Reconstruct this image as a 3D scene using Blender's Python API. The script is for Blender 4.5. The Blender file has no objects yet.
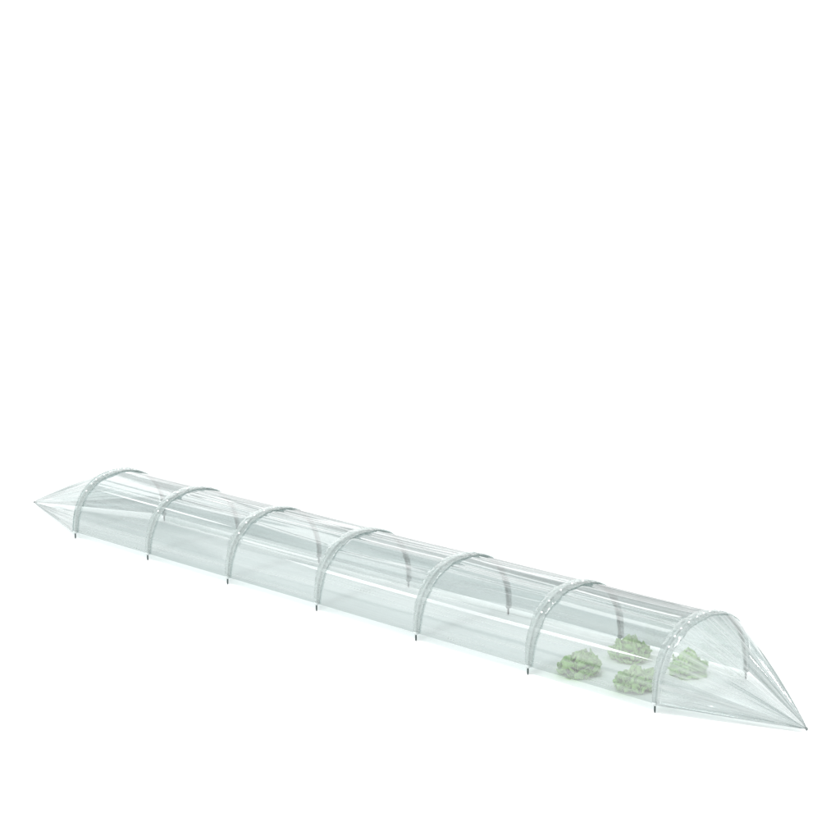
import bpy, math, random
import numpy as np
from mathutils import Matrix, Vector
scene = bpy.context.scene
C = scene.collection
PI = math.pi
LZ = 0.027                                   # the tunnel's film edge stands this far above the floor (pegs show below it)

# ---------------------------------------------------------------- camera
cd = bpy.data.cameras.new('camera'); cam = bpy.data.objects.new('camera', cd); C.objects.link(cam)
R_, U_, F_ = Vector((.6966, .7175, -.0025)), Vector((-.1227, .1226, .9848)), Vector((-.7069, .6857, -.1734))
F_.normalize(); R_ = (R_ - R_.dot(F_) * F_).normalized(); U_ = R_.cross(F_)
m = Matrix((R_, U_, -F_)).transposed().to_4x4()
m.translation = Vector((4.63957, -4.21978, 1.72795 + LZ))
cam.matrix_world = m
cd.sensor_width = 36; cd.lens = 2.15427 * 36; cd.clip_end = 1000; cd.clip_start = .05
scene.camera = cam

# ---------------------------------------------------------------- studio light
w = bpy.data.worlds.new('World'); scene.world = w; w.use_nodes = True
bg = w.node_tree.nodes['Background']
bg.inputs[0].default_value = (1, 1, 1, 1); bg.inputs[1].default_value = 1.56

def softbox(name, loc, target, sx, sy, power, col=(1, 1, 1)):
    l = bpy.data.lights.new(name, 'AREA'); l.shape = 'RECTANGLE'; l.size = sx; l.size_y = sy
    l.energy = power; l.color = col
    o = bpy.data.objects.new(name, l); C.objects.link(o); o.location = loc
    z = (Vector(loc) - Vector(target)).normalized()
    x = Vector((1, 0, 0)); x = (x - x.dot(z) * z).normalized(); y = z.cross(x)
    o.matrix_world = Matrix.Translation(loc) @ Matrix((x, y, z)).transposed().to_4x4()
    return o
softbox('key_softbox', (1.5, -2.0, 4.6), (0, 0, 0), 1.0, 1.0, 170)
softbox('near_edge_fill', (-1.2, -3.0, 1.7), (-.2, 0, .1), 5.4, 3.0, 62)  # added fill, out of frame, brightens the floor under the near film edge
softbox('strip_softbox', (-2.5, .7, 3.0), (-.4, 0, .1), 6.0, .60, 28)
softbox('strip_softbox', (-2.5, 2.0, 2.9), (-.4, 0, .1), 6.0, .60, 28)
softbox('strip_softbox', (-3.0, 3.8, 2.0), (-.4, 0, .1), 7.0, .60, 32)

scene.view_settings.view_transform = 'Standard'; scene.view_settings.look = 'None'
scene.view_settings.exposure = 0; scene.view_settings.gamma = 1
scene.cycles.transparent_max_bounces = 64; scene.cycles.max_bounces = 16
scene.cycles.caustics_reflective = False; scene.cycles.caustics_refractive = False

# ---------------------------------------------------------------- materials
def new_mat(name):
    m = bpy.data.materials.new(name); m.use_nodes = True; nt = m.node_tree; nt.nodes.clear()
    return m, nt, nt.nodes, nt.links

def film_mat(name, tint, milk, milk_col, rough=.10, power=1.0, rmax=.5, rmin=.09, bump=.0, bscale=40, seed=0, sheet=None, var=.85):
    """clear polythene: tinted transmission that deepens at grazing angles, a gloss and a slight milkiness"""
    m, nt, N, L = new_mat(name)
    out = N.new('ShaderNodeOutputMaterial')
    geo = N.new('ShaderNodeNewGeometry')
    dot = N.new('ShaderNodeVectorMath'); dot.operation = 'DOT_PRODUCT'
    L.new(geo.outputs['Normal'], dot.inputs[0]); L.new(geo.outputs['Incoming'], dot.inputs[1])
    ab = N.new('ShaderNodeMath'); ab.operation = 'ABSOLUTE'; L.new(dot.outputs['Value'], ab.inputs[0])
    mx = N.new('ShaderNodeMath'); mx.operation = 'MAXIMUM'; L.new(ab.outputs[0], mx.inputs[0]); mx.inputs[1].default_value = .32
    iv = N.new('ShaderNodeMath'); iv.operation = 'DIVIDE'; iv.inputs[0].default_value = power; L.new(mx.outputs[0], iv.inputs[1])
    comb = N.new('ShaderNodeCombineXYZ')
    for k in range(3):
        p = N.new('ShaderNodeMath'); p.operation = 'POWER'; p.inputs[0].default_value = tint[k]
        L.new(iv.outputs[0], p.inputs[1]); L.new(p.outputs[0], comb.inputs[k])
    tr = N.new('ShaderNodeBsdfTransparent'); L.new(comb.outputs[0], tr.inputs[0])
    df = N.new('ShaderNodeBsdfDiffuse'); df.inputs[0].default_value = (*milk_col, 1)
    tl = N.new('ShaderNodeBsdfTranslucent'); tl.inputs[0].default_value = (*milk_col, 1)
    m1 = N.new('ShaderNodeMixShader'); m1.inputs[0].default_value = .5
    L.new(df.outputs[0], m1.inputs[1]); L.new(tl.outputs[0], m1.inputs[2])
    m2 = N.new('ShaderNodeMixShader'); L.new(tr.outputs[0], m2.inputs[1]); L.new(m1.outputs[0], m2.inputs[2])
    # the milkiness varies: faint cloudy streaks drawn out along the roll
    tc = N.new('ShaderNodeTexCoord'); mp = N.new('ShaderNodeMapping'); mp.inputs['Scale'].default_value = (.7, 22, 22)
    mp.inputs['Location'].default_value = (seed, seed, 0)
    nz = N.new('ShaderNodeTexNoise'); nz.inputs['Scale'].default_value = 2.2; nz.inputs['Detail'].default_value = 4
    L.new(tc.outputs['Object'], mp.inputs[0]); L.new(mp.outputs[0], nz.inputs[0])
    fac = nz.outputs[0]
    if sheet:      # reflection bands and pleat lines painted into the milk: 'sheet' holds the position across and along the film
        sa = N.new('ShaderNodeAttribute'); sa.attribute_name = 'sheet'
        outs = []
        for (fx, fy), dt in sheet:
            mq = N.new('ShaderNodeMapping'); mq.inputs['Scale'].default_value = (fx, fy, 1); mq.inputs['Location'].default_value = (seed * 3.1, seed, 0)
            nq = N.new('ShaderNodeTexNoise'); nq.inputs['Scale'].default_value = 1; nq.inputs['Detail'].default_value = dt
            L.new(sa.outputs['Vector'], mq.inputs[0]); L.new(mq.outputs[0], nq.inputs[0]); outs.append(nq.outputs[0])
        av = N.new('ShaderNodeMath'); av.operation = 'ADD'; L.new(outs[0], av.inputs[0]); L.new(outs[1], av.inputs[1])
        hf = N.new('ShaderNodeMath'); hf.operation = 'MULTIPLY'; hf.inputs[1].default_value = .5; L.new(av.outputs[0], hf.inputs[0])
        fac = hf.outputs[0]
    mr = N.new('ShaderNodeMapRange'); L.new(fac, mr.inputs[0])
    mr.inputs[1].default_value = .36 if sheet else .3; mr.inputs[2].default_value = .64 if sheet else .7
    mr.inputs[3].default_value = milk * (1 - var); mr.inputs[4].default_value = milk * (1 + var)
    L.new(mr.outputs[0], m2.inputs[0])
    gl = N.new('ShaderNodeBsdfGlossy'); gl.inputs['Roughness'].default_value = rough
    gl.inputs[0].default_value = (1, 1, 1, 1)
    fr = N.new('ShaderNodeMapRange'); L.new(mx.outputs[0], fr.inputs[0])     # Schlick-like, two faces of the film
    pw = N.new('ShaderNodeMath'); pw.operation = 'SUBTRACT'; pw.inputs[0].default_value = 1; L.new(ab.outputs[0], pw.inputs[1])
    p5 = N.new('ShaderNodeMath'); p5.operation = 'POWER'; L.new(pw.outputs[0], p5.inputs[0]); p5.inputs[1].default_value = 4
    ml = N.new('ShaderNodeMath'); ml.operation = 'MULTIPLY_ADD'; L.new(p5.outputs[0], ml.inputs[0])
    ml.inputs[1].default_value = rmax; ml.inputs[2].default_value = rmin
    m3 = N.new('ShaderNodeMixShader'); L.new(ml.outputs[0], m3.inputs[0]); L.new(m2.outputs[0], m3.inputs[1]); L.new(gl.outputs[0], m3.inputs[2])
    N.remove(fr)
    if bump:
        n2 = N.new('ShaderNodeTexNoise'); n2.inputs['Scale'].default_value = bscale; n2.inputs['Detail'].default_value = 3
        L.new(tc.outputs['Object'], n2.inputs[0])
        bp = N.new('ShaderNodeBump'); bp.inputs['Strength'].default_value = bump; bp.inputs['Distance'].default_value = .004
        L.new(n2.outputs[0], bp.inputs['Height']); L.new(bp.outputs[0], gl.inputs['Normal']); L.new(bp.outputs[0], df.inputs['Normal'])
    L.new(m3.outputs[0], out.inputs[0])
    return m

M_film = film_mat('clear_polythene', (.45, .505, .50), .24, (.43, .47, .465), power=.60, seed=3, sheet=(((17, 1.3), 2), ((46, .8), 2)))
M_cone = film_mat('gathered_polythene', (.60, .658, .653), .42, (.48, .52, .515), power=.5, seed=7, sheet=(((26, 1.2), 3), ((70, 1.0), 2)))  # bunched-film streaks also paint in the pleats' light and dark lines
M_sleeve = film_mat('sleeve_polythene', (.84, .885, .878), .44, (.42, .468, .458), rough=.22, power=.5, rmin=.05, var=.2, bump=.45, bscale=60, seed=5)

def solid_mat(name, col, rough, metal=0.0, var=.12, scale=30):
    m, nt, N, L = new_mat(name)
    out = N.new('ShaderNodeOutputMaterial'); b = N.new('ShaderNodeBsdfPrincipled')
    b.inputs['Roughness'].default_value = rough; b.inputs['Metallic'].default_value = metal
    tc = N.new('ShaderNodeTexCoord'); nz = N.new('ShaderNodeTexNoise'); nz.inputs['Scale'].default_value = scale
    L.new(tc.outputs['Object'], nz.inputs[0])
    rp = N.new('ShaderNodeValToRGB'); rp.color_ramp.elements[0].position = .3; rp.color_ramp.elements[1].position = .7
    rp.color_ramp.elements[0].color = (*[c * (1 - var) for c in col], 1); rp.color_ramp.elements[1].color = (*[min(1, c * (1 + var)) for c in col], 1)
    L.new(nz.outputs[0], rp.inputs[0]); L.new(rp.outputs[0], b.inputs['Base Color']); L.new(b.outputs[0], out.inputs[0])
    return m
M_floor = solid_mat('white_studio_floor', (.93, .93, .93), .9, 0, .01, .5)
M_peg = solid_mat('dark_steel', (.045, .06, .06), .4, .6)
M_pole = solid_mat('pole_plastic', (.36, .40, .395), .4)
M_dot = solid_mat('dot_white', (.93, .94, .94), .25)

def leaf_mat(name, base, edge):
    m, nt, N, L = new_mat(name)
    out = N.new('ShaderNodeOutputMaterial'); b = N.new('ShaderNodeBsdfPrincipled')
    b.inputs['Roughness'].default_value = .42
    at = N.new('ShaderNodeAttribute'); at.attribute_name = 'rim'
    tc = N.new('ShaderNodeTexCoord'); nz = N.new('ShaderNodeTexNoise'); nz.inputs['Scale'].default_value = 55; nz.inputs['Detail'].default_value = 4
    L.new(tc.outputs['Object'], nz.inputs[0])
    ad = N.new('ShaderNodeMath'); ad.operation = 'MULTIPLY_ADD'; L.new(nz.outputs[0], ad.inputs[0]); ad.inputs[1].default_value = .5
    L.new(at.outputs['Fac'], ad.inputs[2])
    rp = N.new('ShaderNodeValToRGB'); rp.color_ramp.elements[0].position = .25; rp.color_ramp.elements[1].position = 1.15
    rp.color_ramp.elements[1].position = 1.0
    rp.color_ramp.elements[0].color = (*base, 1); rp.color_ramp.elements[1].color = (*edge, 1)  # paler leaf edges; the base is darkened to paint in crevice shade
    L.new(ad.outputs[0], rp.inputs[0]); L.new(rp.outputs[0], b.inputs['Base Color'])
    tl = N.new('ShaderNodeBsdfTranslucent'); L.new(rp.outputs[0], tl.inputs[0])
    mx = N.new('ShaderNodeMixShader'); mx.inputs[0].default_value = .22
    bp = N.new('ShaderNodeBump'); bp.inputs['Strength'].default_value = .5; bp.inputs['Distance'].default_value = .003
    L.new(nz.outputs[0], bp.inputs['Height']); L.new(bp.outputs[0], b.inputs['Normal'])
    L.new(b.outputs[0], mx.inputs[1]); L.new(tl.outputs[0], mx.inputs[2]); L.new(mx.outputs[0], out.inputs[0])
    return m
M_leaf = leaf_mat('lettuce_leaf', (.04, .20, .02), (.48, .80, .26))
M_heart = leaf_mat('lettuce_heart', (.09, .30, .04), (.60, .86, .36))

# ---------------------------------------------------------------- helpers
def mesh_obj(name, V, Fc, mat, parent=None, smooth=True):
    me = bpy.data.meshes.new(name); me.from_pydata([tuple(v) for v in V], [], [tuple(f) for f in Fc]); me.update()
    if smooth: me.polygons.foreach_set('use_smooth', [True] * len(me.polygons))
    me.materials.append(mat)
    o = bpy.data.objects.new(name, me); C.objects.link(o); o.parent = parent
    return o

def grid_faces(nu, nv, closed=False):
    """rows nu, columns nv"""
    F = []
    for i in range(nu - 1):
        for j in range(nv if closed else nv - 1):
            a = i * nv + j; b = i * nv + (j + 1) % nv
            F.append((a, b, b + nv, a + nv))
    return F

def rod(pts, r, n=10):
    pts = [Vector(p) for p in pts]; V = []; k = len(pts)
    for i, p in enumerate(pts):
        t = (pts[min(i + 1, k - 1)] - pts[max(i - 1, 0)]).normalized()
        x = Vector((1, 0, 0)) if abs(t.x) < .9 else Vector((0, 1, 0))
        a = t.cross(x).normalized(); b = t.cross(a)
        rr = r[i] if hasattr(r, '__len__') else r
        for j in range(n):
            V.append(p + a * rr * math.cos(2 * PI * j / n) + b * rr * math.sin(2 * PI * j / n))
    Fc = grid_faces(k, n, True)
    Fc.append(tuple(range(n - 1, -1, -1))); Fc.append(tuple((k - 1) * n + j for j in range(n)))
    return V, Fc

W2, H, EX = .22866, .23243, .9017
_t = np.linspace(0, PI, 20001)
_ay = -np.sign(np.cos(_t)) * np.abs(np.cos(_t)) ** EX * W2
_az = np.abs(np.sin(_t)) ** EX * H
_s = np.r_[0, np.cumsum(np.hypot(np.diff(_ay), np.diff(_az)))]; ARC = _s[-1]; _s /= ARC
def arch(s):
    """point (y, z) and outward normal on the hoop line at arc fraction s, 0 = near foot, 1 = far foot"""
    y = np.interp(s, _s, _ay); z = np.interp(s, _s, _az)
    e = .012; s0 = np.clip(s - e, 0, 1); s1 = np.clip(s + e, 0, 1)
    ty = np.interp(s1, _s, _ay) - np.interp(s0, _s, _ay); tz = np.interp(s1, _s, _az) - np.interp(s0, _s, _az)
    l = np.hypot(ty, tz)
    return y, z, -tz / l, ty / l

# ---------------------------------------------------------------- setting
n = 64
floorV = [(0, 0, 0)]; floorF = []
rad = [2, 6, 20, 80, 400]
for r in rad:
    floorV += [(r * math.cos(2 * PI * k / n), r * math.sin(2 * PI * k / n), 0) for k in range(n)]
floorF += [(0, 1 + k, 1 + (k + 1) % n) for k in range(n)]
for q in range(len(rad) - 1):
    a = 1 + q * n; floorF += [(a + k, a + n + k, a + n + (k + 1) % n, a + (k + 1) % n) for k in range(n)]
fl = mesh_obj('floor', floorV, floorF, M_floor); fl['kind'] = 'structure'

# ---------------------------------------------------------------- the tunnel
tun = bpy.data.objects.new('grow_tunnel', None); C.objects.link(tun); tun.location = (0, 0, LZ); tun.empty_display_size = .1
tun['label'] = 'long low grow tunnel of clear polythene over seven hoops, gathered to points at its ends'
tun['category'] = 'garden tunnel'

rng = np.random.RandomState(11)
INSET = .009
NX, NS = 720, 260
X = np.linspace(-1.5, 1.5, NX); S = np.linspace(0, 1, NS)
XX, SS = np.meshgrid(X, S, indexing='ij')
disp = np.zeros_like(XX)
bay = np.clip(((XX + 1.5) / .5).astype(int), 0, 5)
u = (XX + 1.5) / .5 - bay                                     # 0..1 through a bay
win = np.clip(np.minimum(u, 1 - u) / .09, 0, 1); win = win * win * (3 - 2 * win)
strength = [.45, .9, 1.15, 1.15, 1.0, .9]
for b in range(6):
    mk = bay == b
    k = [5, 15, 19, 19, 14, 11][b]
    for i in range(k):
        s0 = rng.uniform(.14, .90) if i < k * .25 else (rng.uniform(.16, .42) if i < k * .6 else rng.uniform(.34, .70))
        sl = rng.normal(0, .012); wd = rng.uniform(.009, .024)
        am = rng.choice([1, 1, -1]) * rng.uniform(.10, .30) * wd * ARC * strength[b]
        u0 = rng.uniform(-.3, .12); u1 = rng.uniform(.85, 1.3)
        e = np.clip((u - u0 + .12) / .12, 0, 1) * np.clip((u1 + .12 - u) / .12, 0, 1)
        wv = s0 + sl * (u - .5) + .002 * np.sin(u * rng.uniform(2, 5) + rng.uniform(0, 6))
        disp += mk * am * np.exp(-((SS - wv) / wd) ** 2) * e * win
# creases that run through several bays along the near side and the ridge
for s0, x0, x1, am, wd in ((.20, -1.0, .1, .0024, .012), (.56, -.1, 1.5, .0030, .008), (.60, -.5, 1.5, -.0026, .010),
                           (.49, -1.5, .6, .0022, .007), (.36, .45, 1.5, .0026, .009), (.30, -1.5, -.9, .0025, .008), (.86, -1.2, 1.5, .002, .012)):
    e = np.clip((XX - x0) / .15, 0, 1) * np.clip((x1 - XX) / .15, 0, 1)
    disp += am * np.exp(-((SS - s0 - .006 * np.sin(XX * 2.1 + s0 * 20)) / wd) ** 2) * e * (.35 + .65 * win)
# the film sinks a little between the hoops and its lower edge is nearly straight
disp *= np.where(SS > .46, .7, 1)
disp -= .002 * np.sin(PI * u) ** .8 * np.sin(PI * SS)
disp -= .0015 * np.sin(SS * 34 + bay * 1.7) * win * np.sin(PI * SS)
ay, az, ny, nz_ = arch(S)
Y = ay + (disp - INSET) * ny; Z = az + (disp - INSET) * nz_
Z[:, 0] = .0; Z[:, -1] = .0
V = np.stack([XX, Y, Z], -1).reshape(-1, 3)
cover = mesh_obj('film_cover', V, grid_faces(NX, NS), M_film, tun)
def sheet_attr(o, a, b):
    at = o.data.attributes.new('sheet', 'FLOAT_VECTOR', 'POINT')
    at.data.foreach_set('vector', np.stack([a, b, np.zeros_like(a)], -1).reshape(-1).astype(np.float32))
sheet_attr(cover, SS + bay * .37, XX)

M_streak = film_mat('white_streak_film', (.95, .97, .965), .60, (.90, .93, .925), power=.2, seed=2)  # milky white that stands in for a highlight along the film
M_gap_tint = film_mat('gap_tint_film', (.80, .84, .83), .12, (.40, .43, .425), power=.6, seed=9)  # for an added sheet that dims the bright floor under the far edge
xs = np.linspace(-1.5, 1.5, 200)
V = [(x, W2 - INSET + .0025 * k * math.sin(x * 23 + math.sin(x * 5) * 3), -.0006 - (LZ - .003) * k / 3) for x in xs for k in range(4)]
mesh_obj('gap_tint_strip', V, grid_faces(200, 4), M_gap_tint, tun)
def white_streak(s0, x0, x1, wd):
    """a lengthwise reflection streak, put in as a narrow whitish strip lying on the film"""
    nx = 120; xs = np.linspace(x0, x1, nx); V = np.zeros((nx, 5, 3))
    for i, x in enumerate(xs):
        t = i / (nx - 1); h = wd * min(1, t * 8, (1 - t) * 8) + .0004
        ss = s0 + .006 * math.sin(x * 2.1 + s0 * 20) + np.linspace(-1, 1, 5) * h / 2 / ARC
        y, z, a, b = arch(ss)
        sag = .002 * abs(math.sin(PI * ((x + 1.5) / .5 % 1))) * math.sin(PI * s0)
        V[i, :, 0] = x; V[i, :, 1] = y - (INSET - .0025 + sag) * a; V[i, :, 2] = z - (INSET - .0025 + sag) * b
    return mesh_obj('white_streak', V.reshape(-1, 3), grid_faces(nx, 5), M_streak, tun)
white_streak(.17, -.22, 1.47, .010); white_streak(.27, -1.46, -.55, .006)

def end_cone(sign, tip, seed):
    r = np.random.RandomState(seed)
    nu, ns = 150, 300
    uu = np.linspace(0, 1, nu)
    # section: the arch plus a lap of film folded in under each side
    lap = .13
    q = np.linspace(-lap, 1 + lap, ns)
    qs = np.clip(q, 0, 1)
    y, z, a, b = arch(qs)
    y = y + .0012 * a; z = z + .0012 * b; z[qs <= 0] = 0; z[qs >= 1] = 0
    # the laps turn in at the bottom edge and stand up against the inside of the wall
    out = (q < 0) | (q > 1); f = np.where(q < 0, -q, q - 1); f = np.where(out, f, 0)
    qm = np.where(q < 0, -q, np.where(q > 1, 2 - q, q))
    ym, zm, am_, bm_ = arch(qm)
    dd = .004 + .012 * np.clip(f / .012, 0, 1) ** .5
    y = np.where(out, ym - dd * am_, y); z = np.where(out, np.maximum(zm - dd * bm_, .0), z)
    Vv = np.zeros((nu, ns, 3))
    folds = np.zeros((nu, ns))
    for i in range(110):
        c = r.uniform(-.1, 1.1); wd = r.uniform(.004, .012); am = r.choice([1, -1]) * r.uniform(.2, .8) * wd * ARC
        st = r.uniform(0, .5); env = np.clip((uu - st + .1) / .3, 0, 1) * (1 - uu) ** .35
        folds += am * env[:, None] * np.exp(-((q[None, :] - c - .02 * (uu[:, None] - .5) * r.normal()) / wd) ** 2)
    for i in range(26):                                            # tighter pleats low down, where the spare film is tucked in
        c = r.choice([r.uniform(-.1, .22), r.uniform(.8, 1.1)]); wd = r.uniform(.004, .010); am = r.choice([1, -1]) * r.uniform(.2, .5) * wd * ARC
        folds += am * (np.clip(uu / .15, 0, 1) * (1 - uu) ** .6)[:, None] * np.exp(-((q[None, :] - c) / wd) ** 2)
    for i, t in enumerate(uu):
        k = 1 - t
        yy = y * k ** (.97 if sign > 0 else .98); zz = z * (k ** .97 + (.055 if sign > 0 else 0) * math.sin(PI * t))                       # slightly full sides
        zz = np.where(out, zz * (1 - .35 * t), zz)
        cy = tip[1] * t; cz = tip[2] * t
        # gathered tip: all film bunches to a small pleated bundle
        bl = max(0, (t - .955) / .045)
        rr = .0046 + .0010 * np.sin(q * 60)
        ang = (q + lap) / (1 + 2 * lap) * 2 * PI * .9
        by = -rr * np.cos(ang); bz = rr * np.sin(ang)
        yy = yy * (1 - bl) + by * bl; zz = zz * (1 - bl) + bz * bl
        Vv[i, :, 0] = sign * 1.511 + (tip[0] - sign * 1.511) * t
        Vv[i, :, 1] = cy + yy + folds[i] * a
        Vv[i, :, 2] = np.maximum(cz + zz + folds[i] * np.maximum(b, .2 * 0) + 0, -LZ + .003)
    Vv[-1] = Vv[-1].mean(0)
    o = mesh_obj('gathered_end', Vv.reshape(-1, 3), grid_faces(nu, ns), M_cone, tun)
    sheet_attr(o, np.repeat(q[None, :], nu, 0) + seed, np.repeat(uu[:, None], ns, 1))
    return o
end_cone(-1, (-2.172, .001, -.015), 4)
end_cone(1, (1.908, -.053, -.015), 9)

def hoop(x, seed, dots):
    r = np.random.RandomState(seed)
    root = bpy.data.objects.new('hoop', None); C.objects.link(root); root.parent = tun; root.location = (x, 0, 0); root.empty_display_size = .05
    # film sleeve: flattened, crumpled channel
    na, nb = 260, 28
    s = np.linspace(0.0, 1, na); y, z, a, b = arch(s)
    wob = sum(r.uniform(.3, 1) * np.sin(s * f + r.uniform(0, 6)) for f in (31, 57, 83, 121)) / 3
    top = np.sin(PI * s) ** .7
    half = .0120 + .0165 * top * np.clip((.97 - s) / .35, .35, 1) + .0016 * wob * top
    th = .0052 + .0012 * wob * top
    V = np.zeros((na, nb, 3))
    for j in range(nb):
        p = 2 * PI * j / nb; cx = math.cos(p); cs = math.sin(p)
        cr = sum(r.uniform(.2, 1) * np.sin(s * f + p * g + r.uniform(0, 6)) for f, g in ((70, 1), (118, 2), (190, 3), (240, 1))) * .0006 * top
        off = -.0055 + th * cs * (1 - .35 * abs(cx) ** 3) + cr
        V[:, j, 0] = half * cx + .002 * top * np.sin(s * 45 + seed)
        V[:, j, 1] = y + off * a; V[:, j, 2] = np.maximum(z + off * b, 0)
    Fc = grid_faces(na, nb, True)
    mesh_obj('sleeve', V.reshape(-1, 3), Fc, M_sleeve, root)
    # pole inside the sleeve
    s = np.linspace(0, 1, 90); y, z, a, b = arch(s)
    pts = np.stack([np.full(90, -.004), y - .006 * a, z - .006 * b], 1)
    Vp, Fp = rod(pts, .0042, 10); mesh_obj('pole', Vp, Fp, M_pole, root)
    for sd in (-1, 1):
        yy = sd * (W2 - .006)
        Vp, Fp = rod([(-.003, yy, .012), (-.003, yy, -LZ + .006), (-.003, yy, -LZ + .0005)], [.0030, .0030, .0014], 10)
        mesh_obj('peg', Vp, Fp, M_peg, root)
        Vp, Fp = rod([(-.003, yy, .006), (-.003, yy, .001), (-.003, yy, -.004)], [.0085, .0095, .006], 14)
        mesh_obj('foot_cap', Vp, Fp, M_pole, root)
    for i in range(dots):
        q = .24 + .44 / max(dots, 1) * i + r.uniform(-.008, .008)
        y, z, a, b = [float(v) for v in arch(np.array([q]))]
        # a small white dome standing on the sleeve
        nrm = Vector((0, a, b)); tg = Vector((0, b, -a)); ax = Vector((1, 0, 0))
        c = Vector((r.uniform(-.002, .004) + .006, y, z)) + nrm * .0002
        Vs = []
        for k, (rr, hh) in enumerate(((.0026, -.003), (.0030, .0004), (.0022, .0014), (.0011, .002))):
            for j in range(12):
                Vs.append(c + ax * rr * math.cos(2 * PI * j / 12) + tg * rr * math.sin(2 * PI * j / 12) + nrm * hh)
        Fs = grid_faces(4, 12, True); Fs.append(tuple(36 + j for j in range(12)))
        mesh_obj('white_dot', Vs, Fs, M_dot, root)
    return root
for i in range(7): hoop(-1.5 + .5 * i, 20 + i, (9, 6, 7, 0, 0, 6, 9)[i])

# ---------------------------------------------------------------- lettuces
def lettuce(x, y, r0, h0, seed, label, tall=1.0):
    r = np.random.RandomState(seed)
    root = bpy.data.objects.new('lettuce', None); C.objects.link(root); root.location = (x, y, 0); root.empty_display_size = .05
    root['label'] = label; root['category'] = 'lettuce'; root['group'] = 'lettuces inside the tunnel'
    def leaves(name, rings, mat):
        V = []; Fc = []; rim = []
        nu, nv = 14, 37
        for (cnt, lean, length, width, base_r, a0) in rings:
            for k in range(cnt):
                az = a0 + 2 * PI * k / cnt + r.uniform(-.25, .25)
                ln = length * r.uniform(.85, 1.12); wd = width * r.uniform(.85, 1.15)
                le = lean + r.uniform(-.12, .12); curl = r.uniform(.5, 1.3)
                ph = r.uniform(0, 6, 5); b0 = len(V)
                p = np.array([base_r, 0., .004]); ang = le * .35
                for i in range(nu):
                    t = i / (nu - 1)
                    ang = le * .3 + (1.25 * le - .2) * t ** .9 if le > .9 else PI / 2 - .15 + 0 * t
                    # elevation of the midrib: outer leaves fan outwards and droop, inner ones stand and hood over
                    el = (PI / 2 - le) + .35 - (.75 + .5 * curl) * t
                    if le < .6: el = PI / 2 - le + .25 + t * curl * 1.15      # hooding inwards
                    if i: p = p + np.array([math.cos(el), 0, math.sin(el)]) * ln / (nu - 1)
                    nr = np.array([-math.sin(el), 0, math.cos(el)])
                    shape = math.sin(PI * min(1, .10 + .70 * t)) ** .5 * (1 if t < .85 else math.sqrt(max(.12, 1 - ((t - .85) / .155) ** 2)))
                    for j in range(nv):
                        v = -1 + 2 * j / (nv - 1)
                        e = max(abs(v), t) ** 2
                        ruf = ln * .13 * e * (math.sin(v * 9 + ph[0] + t * 3) + .7 * math.sin(v * 17 + ph[1] + t * 9) + .5 * math.sin(t * 15 + ph[2] + v * 3) + .35 * math.sin(v * 31 + ph[4] + t * 12))
                        lobe = 1 + .10 * math.sin(v * 13 + ph[3]) * e
                        cup = wd * .42 * v * v
                        q = p + np.array([0, v * wd * shape * lobe, 0]) + nr * (cup * (1 if le > .6 else 1.4) + ruf) \
                            + np.array([math.cos(el), 0, math.sin(el)]) * (math.sin(v * 11 + ph[4]) * .07 * ln * t * t)
                        ca, sa = math.cos(az), math.sin(az)
                        V.append((q[0] * ca - q[1] * sa, q[0] * sa + q[1] * ca, max(q[2], .001 + .002 * r.rand())))
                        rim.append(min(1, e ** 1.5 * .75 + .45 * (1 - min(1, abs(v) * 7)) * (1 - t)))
                Fc += [tuple(b0 + q_ for q_ in f) for f in grid_faces(nu, nv)]
        o = mesh_obj(name, V, Fc, mat, root)
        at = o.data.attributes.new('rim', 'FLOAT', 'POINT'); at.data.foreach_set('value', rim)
        so = o.modifiers.new('thickness', 'SOLIDIFY'); so.thickness = .0007; so.offset = 0
        return o
    leaves('outer_leaves', ((8, 1.30, r0 * .95, r0 * .50, .008, r.uniform(0, 6)), (8, 1.0, r0 * .98, r0 * .46, .006, r.uniform(0, 6)),
                            (7, .72, r0 * 1.0, r0 * .42, .005, r.uniform(0, 6))), M_leaf)
    leaves('heart', ((6, .50, h0 * 1.05, r0 * .40, .012, r.uniform(0, 6)), (5, .30, h0 * 1.05, r0 * .32, .008, r.uniform(0, 6)), (3, .15, h0 * .95, r0 * .25, .003, r.uniform(0, 6))), M_heart)
    return root
lettuce(1.0997, -.0904, .062, .054, 1, 'low spreading green lettuce, the leftmost of the four on the floor inside the tunnel')
lettuce(1.1146, .133, .060, .064, 2, 'ragged green lettuce at the back, by the far foot of a hoop, above two others')
lettuce(1.3184, -.0946, .056, .060, 3, 'rounded green lettuce in front, just left of the near foot of the last hoop')
lettuce(1.3374, .136, .052, .066, 4, 'washed out pale lettuce seen through the last hoop and the gathered right end')
